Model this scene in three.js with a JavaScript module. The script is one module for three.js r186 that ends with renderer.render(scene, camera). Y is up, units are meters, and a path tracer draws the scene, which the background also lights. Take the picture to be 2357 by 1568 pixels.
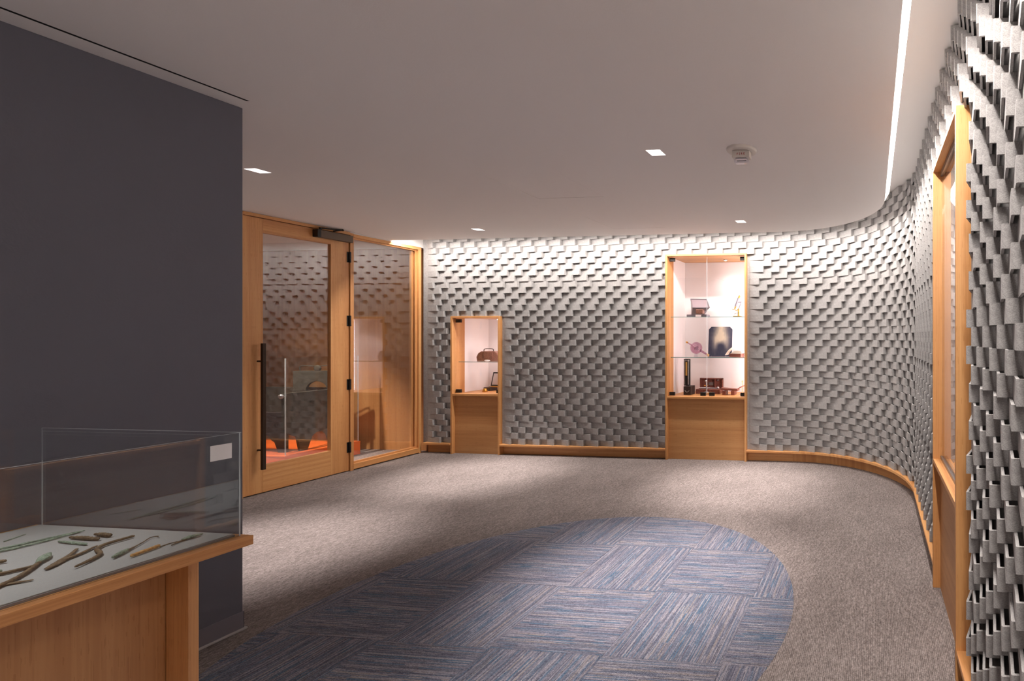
import * as THREE from 'three';
import { RoundedBoxGeometry } from 'three/addons/geometries/RoundedBoxGeometry.js';
import { mergeGeometries } from 'three/addons/utils/BufferGeometryUtils.js';
import { RectAreaLightUniformsLib } from 'three/addons/lights/RectAreaLightUniformsLib.js';
import { FontLoader } from 'three/addons/loaders/FontLoader.js';
import { TextGeometry } from 'three/addons/geometries/TextGeometry.js';

// ------------------------------------------------------------------ camera, lights, exposure
// plan coordinates: a = metres to the right along the back wall, b = metres forward; world = (a, y, -b)
RectAreaLightUniformsLib.init();
const scene = new THREE.Scene();
scene.background = new THREE.Color(0, 0, 0);
const renderer = new THREE.WebGLRenderer({ antialias: true });
renderer.toneMapping = THREE.LinearToneMapping;
renderer.toneMappingExposure = 1.0;
renderer.shadowMap.enabled = true;
const FW = 3792.4, FH = 1568, FOCAL = 1109.5;              // shifted lens: the axis passes right of the frame's middle
const camera = new THREE.PerspectiveCamera(2 * Math.atan(FH / 2 / FOCAL) * 180 / Math.PI, FW / FH, 0.05, 60);
camera.position.set(0, 1.575, 0);
camera.rotation.y = 0.1008;
camera.setViewOffset(FW, FH, 0, 8.6, 2357, 1568);
camera.updateProjectionMatrix();
camera.updateMatrixWorld(true);

const COVE = { color: 0xfff5ee, intensity: 215, glow: 2.2 };   // linear lamp hidden in the cove
const SPOT = { color: 0xfff3ee, intensity: 50, angle: 0.42, penumbra: 0.85, glow: 8 };
const CASE = { color: 0xfff0ee, strip: 85, puck: 0.8 };
const GALLERY = { color: 0xffe6d4, intensity: 60, angle: 0.6, wash: 10 };

// ------------------------------------------------------------------ helpers
const CEIL = 2.804, COVE_TOP = 3.175, LEDGE = 0.143;
let seed = 12345;
const rnd = () => { seed = (seed * 1664525 + 1013904223) >>> 0; return seed / 4294967296; };
const W = (a, y, b) => new THREE.Vector3(a, y, -b);
const used = {};
function numbered(n) { const k = used[n] = (used[n] ?? -1) + 1; return k ? n + '_' + String(k).padStart(3, '0') : n; }
function shade(o) { o.castShadow = true; o.receiveShadow = true; return o; }
function thing(name, label, category, [a, y, b] = [0, 0, 0], group) {
  const o = new THREE.Group(); o.name = numbered(name); o.position.set(a, y, -b); scene.add(o);
  o.userData = { label, category }; if (group) o.userData.group = group;
  return o;
}
function structure(name, label, category) {
  const o = new THREE.Group(); o.name = name; scene.add(o); o.userData = { kind: 'structure', label, category };
  return o;
}
const rootOf = o => { while (o.parent && o.parent !== scene) o = o.parent; return o; };
// geometry given in world axes becomes one named mesh below its thing (or below a part of it)
function part(parent, name, geo, mat, label) {
  if (Array.isArray(geo)) geo = geo.length > 1 ? mergeGeometries(geo.map(g => plain(g))) : geo[0];
  const p = rootOf(parent).position;
  geo.translate(-p.x, -p.y, -p.z);
  const m = shade(new THREE.Mesh(geo, mat)); m.name = name; parent.add(m);
  if (label) m.userData.label = label;
  return m;
}
function plain(g) {
  g = g.index ? g.toNonIndexed() : g;
  for (const k of Object.keys(g.attributes)) if (!['position', 'normal', 'uv'].includes(k)) g.deleteAttribute(k);
  if (!g.attributes.uv) g.setAttribute('uv', new THREE.BufferAttribute(new Float32Array(g.attributes.position.count * 2), 2));
  return g;
}
// texture coordinates in metres, chosen per face; the map's v follows the axis "grain"
function uvm(g, grain = 'y', shift = true) {
  g = plain(g);
  const p = g.attributes.position, n = g.attributes.normal, uv = g.attributes.uv, s1 = shift ? rnd() * 3 : 0, s2 = shift ? rnd() * 3 : 0;
  const ax = { x: 0, y: 1, z: 2 }, gi = ax[grain];
  for (let i = 0; i < p.count; i += 3) {
    const nx = Math.abs(n.getX(i) + n.getX(i + 1) + n.getX(i + 2)), ny = Math.abs(n.getY(i) + n.getY(i + 1) + n.getY(i + 2)), nz = Math.abs(n.getZ(i) + n.getZ(i + 1) + n.getZ(i + 2));
    const d = nx >= ny && nx >= nz ? 0 : ny >= nz ? 1 : 2, rest = [0, 1, 2].filter(k => k !== d);
    let vi = rest.includes(gi) ? gi : rest[1], ui = rest.find(k => k !== vi);
    for (let k = i; k < i + 3; k++) { const q = [p.getX(k), p.getY(k), p.getZ(k)]; uv.setXY(k, q[ui] + s1, q[vi] + s2); }
  }
  return g;
}
// box between plan coordinates, edges rounded by r
function box(a0, a1, y0, y1, b0, b1, r = 0, grain = 'y') {
  const w = Math.abs(a1 - a0), h = Math.abs(y1 - y0), d = Math.abs(b1 - b0);
  const g = r > 0 ? new RoundedBoxGeometry(w, h, d, 2, Math.min(r, w / 2.05, h / 2.05, d / 2.05)) : new THREE.BoxGeometry(w, h, d);
  g.translate((a0 + a1) / 2, (y0 + y1) / 2, -(b0 + b1) / 2);
  return uvm(g, grain);
}
function cyl(p, q, r0, r1 = r0, n = 20) {
  const d = new THREE.Vector3().subVectors(q, p), g = new THREE.CylinderGeometry(r1, r0, d.length(), n);
  g.applyQuaternion(new THREE.Quaternion().setFromUnitVectors(new THREE.Vector3(0, 1, 0), d.clone().normalize()));
  g.translate((p.x + q.x) / 2, (p.y + q.y) / 2, (p.z + q.z) / 2);
  return plain(g);
}
function sph(c, r, sx = 1, sy = 1, sz = 1, n = 20) { const g = new THREE.SphereGeometry(r, n, Math.round(n * 0.7)); g.scale(sx, sy, sz); g.translate(c.x, c.y, c.z); return plain(g); }
function lathe(c, prof, n = 28) { const g = new THREE.LatheGeometry(prof.map(([x, y]) => new THREE.Vector2(x, y)), n); g.translate(c.x, c.y, c.z); return plain(g); }
function tube(pts, r, n = 40, m = 8) { return plain(new THREE.TubeGeometry(new THREE.CatmullRomCurve3(pts), n, r, m)); }
// swept body with a radius at each point: corroded rods, handles, blades
function rod(pts, radii, { flat = 1, rough = 0, n = 36, m = 9, s = 1 } = {}) {
  const c = new THREE.CatmullRomCurve3(pts), pos = [], idx = [];
  let sd = s * 7919 + 13; const rr = () => { sd = (sd * 1103515245 + 12345) & 0x7fffffff; return sd / 0x7fffffff - 0.5; };
  const up = new THREE.Vector3(0, 1, 0);
  for (let i = 0; i <= n; i++) {
    const t = i / n, p = c.getPointAt(t), tg = c.getTangentAt(t), side = new THREE.Vector3().crossVectors(tg, up).normalize(), nn = new THREE.Vector3().crossVectors(side, tg).normalize();
    const f = t * (radii.length - 1), k = Math.min(radii.length - 2, Math.floor(f)), r = (radii[k] + (radii[k + 1] - radii[k]) * (f - k)) * (i === 0 || i === n ? 0.35 : 1);
    for (let j = 0; j < m; j++) {
      const an = j / m * Math.PI * 2, q = r * (1 + rough * rr());
      const v = p.clone().addScaledVector(side, Math.cos(an) * q).addScaledVector(nn, Math.sin(an) * q * flat); pos.push(v.x, v.y, v.z);
    }
  }
  for (let i = 0; i < n; i++) for (let j = 0; j < m; j++) { const a = i * m + j, b = i * m + (j + 1) % m, d = a + m, e = b + m; idx.push(a, b, d, b, e, d); }
  for (const [o, w] of [[0, 1], [n * m, -1]]) for (let j = 1; j < m - 1; j++) w > 0 ? idx.push(o, o + j + 1, o + j) : idx.push(o, o + j, o + j + 1);
  const g = new THREE.BufferGeometry(); g.setAttribute('position', new THREE.Float32BufferAttribute(pos, 3)); g.setIndex(idx); g.computeVertexNormals();
  return uvm(g, 'x');
}
// outline in plan (a, b) raised from y0 to y1
function prism(outline, y0, y1, holes = []) {
  const s = new THREE.Shape(outline.map(([a, b]) => new THREE.Vector2(a, b)));
  for (const h of holes) s.holes.push(new THREE.Path(h.map(([a, b]) => new THREE.Vector2(a, b))));
  const g = new THREE.ExtrudeGeometry(s, { depth: y1 - y0, bevelEnabled: false, curveSegments: 24 });
  g.rotateX(-Math.PI / 2); g.translate(0, y0, 0);
  return uvm(g, 'z', false);
}
const rectPath = (a0, a1, b0, b1) => [[a0, b0], [a1, b0], [a1, b1], [a0, b1]];
// outline drawn upright (x, y), of thickness t, then placed by a matrix
function plate(outline, t, m4, holes = [], bevel = 0) {
  const s = new THREE.Shape(outline.map(([x, y]) => new THREE.Vector2(x, y)));
  for (const h of holes) s.holes.push(new THREE.Path(h.map(([x, y]) => new THREE.Vector2(x, y))));
  const g = new THREE.ExtrudeGeometry(s, { depth: t, bevelEnabled: bevel > 0, bevelSize: bevel, bevelThickness: bevel, bevelSegments: 2 });
  g.applyMatrix4(m4);
  return uvm(g, 'y');
}
const arcPts = (cx, cy, r, a0, a1, n) => Array.from({ length: n + 1 }, (_, i) => { const t = a0 + (a1 - a0) * i / n; return [cx + r * Math.cos(t), cy + r * Math.sin(t)]; });

// ------------------------------------------------------------------ procedural textures
function hash2(x, y, s) { let h = (x * 374761393 + y * 668265263 + s * 974634777) | 0; h = Math.imul(h ^ (h >>> 13), 1274126177); return ((h ^ (h >>> 16)) >>> 0) / 4294967296; }
function vnoise(x, y, px, py, s) {                                   // value noise that repeats every px by py cells
  const x0 = Math.floor(x), y0 = Math.floor(y), fx = x - x0, fy = y - y0, u = fx * fx * (3 - 2 * fx), v = fy * fy * (3 - 2 * fy);
  const w = (i, j) => hash2(((x0 + i) % px + px) % px, ((y0 + j) % py + py) % py, s);
  return (w(0, 0) * (1 - u) + w(1, 0) * u) * (1 - v) + (w(0, 1) * (1 - u) + w(1, 1) * u) * v;
}
function texture(w, h, fn, { srgb = true, repeat = [1, 1] } = {}) {
  const d = new Uint8Array(w * h * 4);
  for (let y = 0; y < h; y++) for (let x = 0; x < w; x++) { const c = fn(x / w, y / h, x, y), o = (y * w + x) * 4; d[o] = Math.max(0, Math.min(255, c[0])); d[o + 1] = Math.max(0, Math.min(255, c[1])); d[o + 2] = Math.max(0, Math.min(255, c[2])); d[o + 3] = 255; }
  const t = new THREE.DataTexture(d, w, h, THREE.RGBAFormat);
  t.wrapS = t.wrapT = THREE.RepeatWrapping; t.magFilter = THREE.LinearFilter; t.minFilter = THREE.LinearMipmapLinearFilter; t.generateMipmaps = true;
  if (srgb) t.colorSpace = THREE.SRGBColorSpace;
  t.repeat.set(repeat[0], repeat[1]); t.needsUpdate = true;
  return t;
}
const mono = v => [v, v, v];
// wool felt: fine mixed fibres
const feltTone = (u, v, s) => 0.5 * vnoise(u * 150, v * 150, 150, 150, s) + 0.35 * vnoise(u * 60, v * 75, 60, 75, s + 1) + 0.15 * vnoise(u * 12, v * 12, 12, 12, s + 2);
const feltMap = texture(512, 512, (u, v) => { const k = (feltTone(u, v, 5) - 0.5) * 62; return [163 + k, 161 + k, 160 + k]; }, { repeat: [5, 5] });
const feltBump = texture(512, 512, (u, v) => mono(255 * feltTone(u, v, 9)), { srgb: false, repeat: [5, 5] });
// oak, grain along v
function woodFn(dark, mid, light, s) {
  return (u, v) => {
    const warp = 0.10 * vnoise(u * 5, v * 3, 5, 3, s) + 0.03 * vnoise(u * 20, v * 6, 20, 6, s + 1);
    const band = vnoise((u + warp * 0.35) * 26, v * 1, 26, 1, s + 2);
    const fine = vnoise(u * 230, v * 7, 230, 7, s + 3), pore = vnoise(u * 300, v * 36, 300, 36, s + 4) > 0.83 ? 1 : 0;
    const broad = vnoise((u + warp) * 6, v * 2, 6, 2, s + 5);
    let t = 0.36 * band + 0.30 * fine + 0.34 * broad;
    const c = t < 0.5 ? dark.map((d, i) => d + (mid[i] - d) * t * 2) : mid.map((d, i) => d + (light[i] - d) * (t - 0.5) * 2);
    return c.map(x => x - pore * 12);
  };
}
const oakMap = texture(768, 1024, woodFn([182, 122, 70], [208, 151, 94], [226, 176, 118], 21), { repeat: [1 / 0.62, 1 / 1.7] });
const oakBump = texture(512, 512, (u, v) => mono(255 * (0.6 * vnoise(u * 230, v * 7, 230, 7, 24) + 0.4 * vnoise(u * 60, v * 3, 60, 3, 29))), { srgb: false, repeat: [1 / 0.62, 1 / 1.7] });
const panelMap = texture(768, 1024, woodFn([176, 122, 74], [196, 144, 92], [208, 160, 108], 51), { repeat: [1 / 0.8, 1 / 1.7] });
// loop pile carpet, warm grey with dark flecks
const carpetFn = (u, v) => {
  const rib = 0.5 + 0.5 * Math.sin(u * Math.PI * 2 * 110), fleck = vnoise(u * 190, v * 70, 190, 70, 71), f2 = vnoise(u * 90 + v * 8, v * 40, 98, 40, 72), loop = vnoise(u * 330, v * 260, 330, 260, 73), wide = vnoise(u * 9, v * 6, 9, 6, 74);
  return { rib, t: 0.34 * fleck + 0.16 * f2 + 0.42 * loop + 0.08 * wide };
};
const carpetMap = texture(1024, 1024, (u, v) => { const { rib, t } = carpetFn(u, v), k = (t - 0.5) * 110 + (rib - 0.5) * 26; return [125 + k, 116 + k * 0.98, 113 + k * 0.97]; });
const carpetBump = texture(1024, 1024, (u, v) => { const { rib, t } = carpetFn(u, v); return mono(255 * (0.45 * rib + 0.55 * t)); }, { srgb: false });
// striped carpet tile, stripes along v
function stripeTile(s) {
  let q = s; const r = () => { q = (q * 1664525 + 1013904223) >>> 0; return q / 4294967296; };
  const pal = [[92, 96, 112], [112, 112, 126], [146, 140, 148], [98, 110, 128], [84, 84, 100], [148, 136, 130], [72, 100, 124], [124, 119, 130], [106, 105, 116], [158, 151, 154]], lines = [];
  for (let x = 0; x < 1;) { const w = 0.004 + r() * 0.008; lines.push({ x0: x, x1: x + w, c: pal[Math.floor(r() * pal.length)], c2: pal[Math.floor(r() * pal.length)], k: Math.floor(r() * 999) }); x += w; }
  const col = new Int16Array(1024); let li = 0;
  for (let i = 0; i < 1024; i++) { while (li < lines.length - 1 && i / 1024 >= lines[li].x1) li++; col[i] = li; }
  return (u, v) => {
    const L = lines[col[Math.min(1023, Math.floor(u * 1024))]], m = vnoise(v * 7, L.k, 7, 1000, s + 3), mm = m > 0.55 ? 1 : m < 0.4 ? 0 : (m - 0.4) / 0.15;
    const loop = (hash2(Math.floor(u * 200), Math.floor((v + (Math.floor(u * 200) % 2) * 0.004) * 125), s) - 0.5) * 44 + (Math.sin(v * Math.PI * 250) * 11);
    return [0, 1, 2].map(i => ([116, 116, 129][i] * 0.25 + 0.77 * (L.c[i] * mm + L.c2[i] * (1 - mm))) * [0.97, 0.99, 1.01][i] + loop);
  };
}
const tileMaps = [401, 402, 403].map(s => texture(1024, 1024, stripeTile(s)));
const tileBump = texture(1024, 1024, (u, v) => mono(128 + 60 * Math.sin(u * Math.PI * 2 * 100) + 60 * Math.sin(v * Math.PI * 2 * 125)), { srgb: false });
const paintBump = texture(256, 256, (u, v) => mono(255 * (0.6 * vnoise(u * 90, v * 90, 90, 90, 81) + 0.4 * vnoise(u * 30, v * 30, 30, 30, 82))), { srgb: false, repeat: [3, 3] });
const clothMap = texture(512, 512, (u, v) => { const k = 14 * Math.sin(u * Math.PI * 2 * 128) * Math.sin(v * Math.PI * 2 * 128) + 16 * (vnoise(u * 200, v * 200, 200, 200, 91) - 0.5); return [158 + k, 160 + k, 160 + k]; }, { repeat: [6, 6] });
const corrosion = (s, a, b, c) => texture(256, 256, (u, v) => { const t = 0.5 * vnoise(u * 12, v * 12, 12, 12, s) + 0.5 * vnoise(u * 40, v * 40, 40, 40, s + 1); const m = t < 0.5 ? a.map((x, i) => x + (b[i] - x) * t * 2) : b.map((x, i) => x + (c[i] - x) * (t - 0.5) * 2); return m; }, { repeat: [9, 9] });

// ------------------------------------------------------------------ materials
const std = o => new THREE.MeshStandardMaterial(o), phy = o => new THREE.MeshPhysicalMaterial(o);
const M = {
  felt: std({ map: feltMap, bumpMap: feltBump, bumpScale: 0.0003, roughness: 0.97 }),
  oak: phy({ map: oakMap, bumpMap: oakBump, bumpScale: 0.0002, roughness: 0.48, clearcoat: 0.12, clearcoatRoughness: 0.4 }),
  panel: phy({ map: panelMap, bumpMap: oakBump, bumpScale: 0.0002, roughness: 0.5, clearcoat: 0.1, clearcoatRoughness: 0.4 }),
  ceiling: std({ color: 0xf0ecea, roughness: 0.92, bumpMap: paintBump, bumpScale: 0.0002 }),
  white: std({ color: 0xeae7e5, roughness: 0.8 }),
  liner: std({ color: 0xefe9e9, roughness: 0.75 }),
  dark: std({ color: 0x64646e, roughness: 0.72, bumpMap: paintBump, bumpScale: 0.0003 }),
  vinyl: std({ color: 0x75717a, roughness: 0.55 }),
  vinylToe: std({ color: 0xa8a6a6, roughness: 0.6 }),
  carpet: std({ map: carpetMap, bumpMap: carpetBump, bumpScale: 0.003, roughness: 1 }),
  black: std({ color: 0x161311, roughness: 0.45 }),
  bronze: std({ color: 0x3a2c22, roughness: 0.38, metalness: 0.6 }),
  closer: std({ color: 0x5a4c40, roughness: 0.4, metalness: 0.5 }),
  void: std({ color: 0x0b0a0a, roughness: 0.9 }),
  glass: phy({ color: 0xffffff, transmission: 1, thickness: 0, roughness: 0, ior: 1.52, transparent: true }),
  coated: phy({ color: 0xffffff, transmission: 1, thickness: 0, roughness: 0, ior: 1.95, transparent: true }),
  acrylic: phy({ color: 0xfbfdfd, transmission: 1, thickness: 0, roughness: 0, ior: 1.6, transparent: true }),
  acrylicEdge: phy({ color: 0xe8eef2, transmission: 0.45, thickness: 0, roughness: 0.6 }),
  glassEdge: phy({ color: 0x9fc4bc, roughness: 0.25, transmission: 0.35, thickness: 0 }),
  cloth: std({ map: clothMap, roughness: 1 }),
  clothEdge: std({ color: 0x77767a, roughness: 1 }),
  card: std({ color: 0xf2f2f2, roughness: 0.7 }),
  track: std({ color: 0x8b8a8c, roughness: 0.35, metalness: 0.7 }),
  brass: std({ color: 0xc9963f, roughness: 0.28, metalness: 0.9 }),
  steel: std({ color: 0xc4c2c4, roughness: 0.3, metalness: 0.9 }),
  iron: std({ map: corrosion(131, [34, 32, 28], [58, 55, 46], [80, 75, 62]), roughness: 0.7, metalness: 0.25 }),
  ironDark: std({ map: corrosion(133, [30, 22, 24], [48, 36, 38], [66, 52, 52]), roughness: 0.7, metalness: 0.2 }),
  orange: std({ color: 0xe06420, roughness: 0.7 }),
  patina: std({ map: corrosion(141, [74, 88, 78], [128, 146, 130], [170, 184, 168]), roughness: 0.75 }),
  rust: std({ map: corrosion(151, [66, 54, 42], [104, 88, 68], [136, 120, 94]), roughness: 0.75 }),
  ochre: std({ map: corrosion(161, [140, 96, 50], [196, 150, 92], [224, 190, 138]), roughness: 0.7 }),
  leather: phy({ map: corrosion(171, [92, 58, 46], [124, 84, 70], [150, 110, 94]), roughness: 0.5 }),
  strap: std({ color: 0x2e211c, roughness: 0.5 }),
  mahogany: std({ map: corrosion(181, [84, 42, 34], [122, 68, 56], [148, 92, 76]), roughness: 0.45 }),
  ivory: std({ color: 0xe0b060, roughness: 0.4 }),
  slate: std({ color: 0x77727a, roughness: 0.5 }),
  paper: std({ color: 0xf1e6d8, roughness: 0.85 }),
  purple: phy({ color: 0xe2c8d8, transmission: 1, thickness: 0, roughness: 0.02, ior: 1.5, transparent: true }),
  clear: phy({ color: 0xf4f4f8, transmission: 1, thickness: 0, roughness: 0.05, ior: 1.5, transparent: true }),
  plastic: std({ color: 0xdcd6cf, roughness: 0.5 }),
  red: std({ color: 0xa02028, roughness: 0.5 }),
  coveGlow: std({ color: 0xffffff, emissive: COVE.color, emissiveIntensity: COVE.glow, roughness: 0.6 }),
  caseGlow: std({ color: 0xffffff, emissive: CASE.color, emissiveIntensity: 3, roughness: 0.6 }),
  spotGlow: std({ color: 0xffffff, emissive: SPOT.color, emissiveIntensity: SPOT.glow, roughness: 0.6 }),
};

// ------------------------------------------------------------------ room shell
const DOOR_A = -6.10, DARK_A = -3.37, DARK_B = 2.265, CX = -1.005, CB = 4.545, R_FELT = 1.40, R_BACK = 1.452, R_LEDGE = 1.385, R_KICK = 1.49, R_JAMB = 1.40;
const LX = -1.11, LB = 4.345, LR = 1.22, NEAR = -3.2;

// floor: carpet with a round inlay of striped carpet tiles
const floor = structure('floor', 'warm grey loop pile carpet floor with round blue striped inlay', 'floor');
const DISC = { a: -1.87, b: 2.62, r: 1.42 }, TS = 0.6056, TA = -1.9316, TB = 3.467;
const discPts = arcPts(DISC.a, DISC.b, DISC.r, 0, -Math.PI * 2, 96).slice(0, -1);
part(floor, 'carpet', [prism(rectPath(-10.2, 0.75, NEAR - 0.2, 7.6), -0.12, 0.0, [discPts]), prism(rectPath(-3.5, 0, 1, 4.3), -0.14, -0.02)], M.carpet);
function clipDisc(a0, a1, b0, b1) {                     // tile square cut by the circle, as a polygon
  const pts = [];
  const N = 40, side = (p, q) => { for (let i = 0; i < N; i++) pts.push([p[0] + (q[0] - p[0]) * i / N, p[1] + (q[1] - p[1]) * i / N]); };
  side([a0, b0], [a1, b0]); side([a1, b0], [a1, b1]); side([a1, b1], [a0, b1]); side([a0, b1], [a0, b0]);
  const r = DISC.r - 0.001, inside = p => Math.hypot(p[0] - DISC.a, p[1] - DISC.b) <= r, cand = pts.filter(inside);
  if (cand.length < 3 && !(a0 < DISC.a && a1 > DISC.a && b0 < DISC.b && b1 > DISC.b)) { if (cand.length < 1) return null; }
  for (let i = 0; i < 720; i++) { const t = i / 720 * Math.PI * 2, p = [DISC.a + r * Math.cos(t), DISC.b + r * Math.sin(t)]; if (p[0] > a0 && p[0] < a1 && p[1] > b0 && p[1] < b1) cand.push(p); }
  const ca = cand.reduce((s, p) => s + p[0], 0) / cand.length, cb = cand.reduce((s, p) => s + p[1], 0) / cand.length;
  cand.sort((p, q) => Math.atan2(p[1] - cb, p[0] - ca) - Math.atan2(q[1] - cb, q[0] - ca));
  const out = cand.filter((p, i) => { const q = cand[(i + cand.length - 1) % cand.length], n = cand[(i + 1) % cand.length]; return Math.abs((p[0] - q[0]) * (n[1] - q[1]) - (p[1] - q[1]) * (n[0] - q[0])) > 1e-8; });
  return out.length >= 3 ? out : null;
}
const tileMats = tileMaps.map(m => std({ map: m, bumpMap: tileBump, bumpScale: 0.003, roughness: 1 }));
for (let i = -4; i <= 4; i++) for (let j = -4; j <= 4; j++) {
  const a0 = TA + i * TS + 0.0008, a1 = TA + (i + 1) * TS - 0.0008, b1 = TB - j * TS - 0.0008, b0 = TB - (j + 1) * TS + 0.0008;
  const poly = clipDisc(a0, a1, b0, b1); if (!poly) continue;
  const along = (i + j + 100) % 2 === 1;                 // stripes run along the row or along the column
  const g = prism(poly, -0.02, 0.0006), p = g.attributes.position, uv = g.attributes.uv, flip = rnd() < 0.5;
  for (let k = 0; k < p.count; k++) {
    let s = (p.getX(k) - a0) / TS, t = (-p.getZ(k) - b0) / TS; if (along) [s, t] = [t, s];
    uv.setXY(k, flip ? 1 - s : s, t);
  }
  part(floor, numbered('carpet_tile'), g, tileMats[(Math.floor(rnd() * 3))]);
}

// ceiling: lowered slab that stops short of the felt walls, cove above
const ceiling = structure('ceiling', 'smooth pale ceiling with curved edge along a light cove', 'ceiling');
const SPOTS = [[-4.53, 3.13], [-1.44, 3.09], [-4.5, 5.1], [-1.4, 5.03], [-1.44, 1.07], [-1.44, -1.0], [-2.75, 0.95, 0.24]];
const DL = 0.052;
const lipArc = arcPts(LX, LB, LR, 0, Math.PI / 2, 40);
const outline = [[-6.0, NEAR], [0.11, NEAR], ...lipArc, [-6.1, LB + LR], [-6.1, NEAR]];
const PANELS = [[-2.955, -2.345, 3.405, 4.012], [-2.93, -2.317, 4.63, 5.22]];
const holes = [...SPOTS.map(([a, b]) => rectPath(a - DL, a + DL, b - DL, b + DL)), ...PANELS.map(p => rectPath(...p)), rectPath(-3.25, -3.23, NEAR + 0.4, 2.2)];
part(ceiling, 'ceiling_slab', prism(outline, CEIL, COVE_TOP, holes), M.ceiling);
part(ceiling, 'cove_top', box(-6.25, 0.75, COVE_TOP, COVE_TOP + 0.12, NEAR - 0.2, 6.9), M.white);
for (const [a0, a1, b0, b1] of PANELS) part(ceiling, numbered('access_panel'), box(a0 + 0.003, a1 - 0.003, CEIL + 0.001, CEIL + 0.02, b0 + 0.003, b1 - 0.003), M.ceiling, 'flush square access panel with a fine joint');
part(ceiling, 'slot_diffuser', box(-3.25, -3.23, CEIL + 0.001, CEIL + 0.05, NEAR + 0.4, 2.2), M.void, 'long narrow black slot air diffuser');

// felt walls ------------------------------------------------------
const PER = 0.204, RH = 0.0774, ROWS = 39, S0 = -4.663, DEPTH = R_BACK - R_FELT, THICK = 0.009, R_MAP = 1.42;
const S_ARC = CX, S_RIGHT = CX + R_MAP * Math.PI / 2;
const sOfB = b => S_RIGHT + (CB - b);
const B_END = -2.4;
const wallsOf = {
  back: { o: structure('wall_back', 'straight grey felt clad back wall of staggered blocks', 'wall'), s: [-6.055, S_ARC] },
  corner: { o: structure('wall_corner', 'curved corner wall clad in staggered grey felt blocks', 'wall'), s: [S_ARC, S_RIGHT] },
  right: { o: structure('wall_right', 'near right wall of projecting grey felt blocks', 'wall'), s: [S_RIGHT, sOfB(B_END)] },
};
const CASES = { small: [-5.65, -4.938, 1.852], tall: [-2.645, -1.583, 2.632], right: [2.25, 3.105, 2.632] };
const OPEN = [[CASES.small[0] - 0.004, CASES.small[1] + 0.004, CASES.small[2]], [CASES.tall[0] - 0.004, CASES.tall[1] + 0.004, CASES.tall[2]], [sOfB(CASES.right[1]) - 0.004, sOfB(CASES.right[0]) + 0.004, CASES.right[2]]];
function frameAt(s) {                                     // point on the backing, turn about y
  if (s <= S_ARC) return [s, CB + R_BACK, 0];
  if (s < S_RIGHT) { const f = (s - S_ARC) / R_MAP; return [CX + R_BACK * Math.sin(f), CB + R_BACK * Math.cos(f), -f]; }
  return [CX + R_BACK, CB - (s - S_RIGHT), -Math.PI / 2];
}
const blockCache = {};
function feltBlock(w, zb) {                               // folded felt wedge, open above and below: the face slopes out to zb, then returns to the wall
  const key = w.toFixed(3) + '_' + zb.toFixed(3); if (blockCache[key]) return blockCache[key];
  const x0 = -w / 2 + 0.0004, x1 = w / 2 - 0.0004, t = THICK, h = RH - 0.0012, c = 0.003, za = 0.005, k = (zb - za) / (x1 - x0), inner = x => za + k * (x - x0) - t * 1.02;
  const out = [[x0, 0], [x0 + (t * 1.02 - za) / k + 0.0005, 0.0001]];
  if (inner(x1 - t) > 0.001 && x1 - t > out[1][0] + 0.002) out.push([x1 - t, inner(x1 - t)], [x1 - t, 0]); else out.pop();
  out.push([x1, 0], [x1, zb - c], [x1 - c, zb], [x0, za]);
  const g = new THREE.ExtrudeGeometry(new THREE.Shape(out.map(p => new THREE.Vector2(...p))), { depth: h, bevelEnabled: false });
  g.rotateX(Math.PI / 2); g.scale(1, -1, 1);              // y up, z out of the wall
  const i = plain(g), p = i.attributes.position;          // the mirror turned the faces over
  for (let q = 0; q < p.count; q += 3) { const a = [p.getX(q), p.getY(q), p.getZ(q)]; p.setXYZ(q, p.getX(q + 1), p.getY(q + 1), p.getZ(q + 1)); p.setXYZ(q + 1, ...a); }
  i.computeVertexNormals();
  return blockCache[key] = uvm(i, 'y', false);
}
function edgeOf(r) {                                      // row counted from the ledge up -> where in the module its high edge stands
  const i = 35 - r;
  if (i <= 4) return { 4: 0.16, 3: 0.58, 2: 0.09 }[i] ?? ((i & 1) ? 0.86 : 0.36);
  return [0.89, 0.39, 0.88, 0.39, 0.17, 0.65, 0.16, 0.65][i % 8];
}
function pieces(s0, s1, y) {                              // interval of one row minus the openings
  let out = [[s0, s1]];
  for (const [o0, o1, top] of OPEN) if (y < top) out = out.flatMap(([p, q]) => q <= o0 || p >= o1 ? [[p, q]] : [[p, o0], [o1, q]].filter(([m, n]) => n - m > 0.001));
  return out;
}
const camInv = camera.matrixWorldInverse.copy(camera.matrixWorld).invert();
function apparent(p) {                                    // rough size in the picture, 0 outside the frame
  const q = p.clone().applyMatrix4(camInv); if (q.z > -0.2) return 0;
  const n = p.clone().project(camera); if (Math.abs(n.x) > 1.02 || Math.abs(n.y) > 1.02) return 0;
  return 1 / (q.z * q.z);
}
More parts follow.
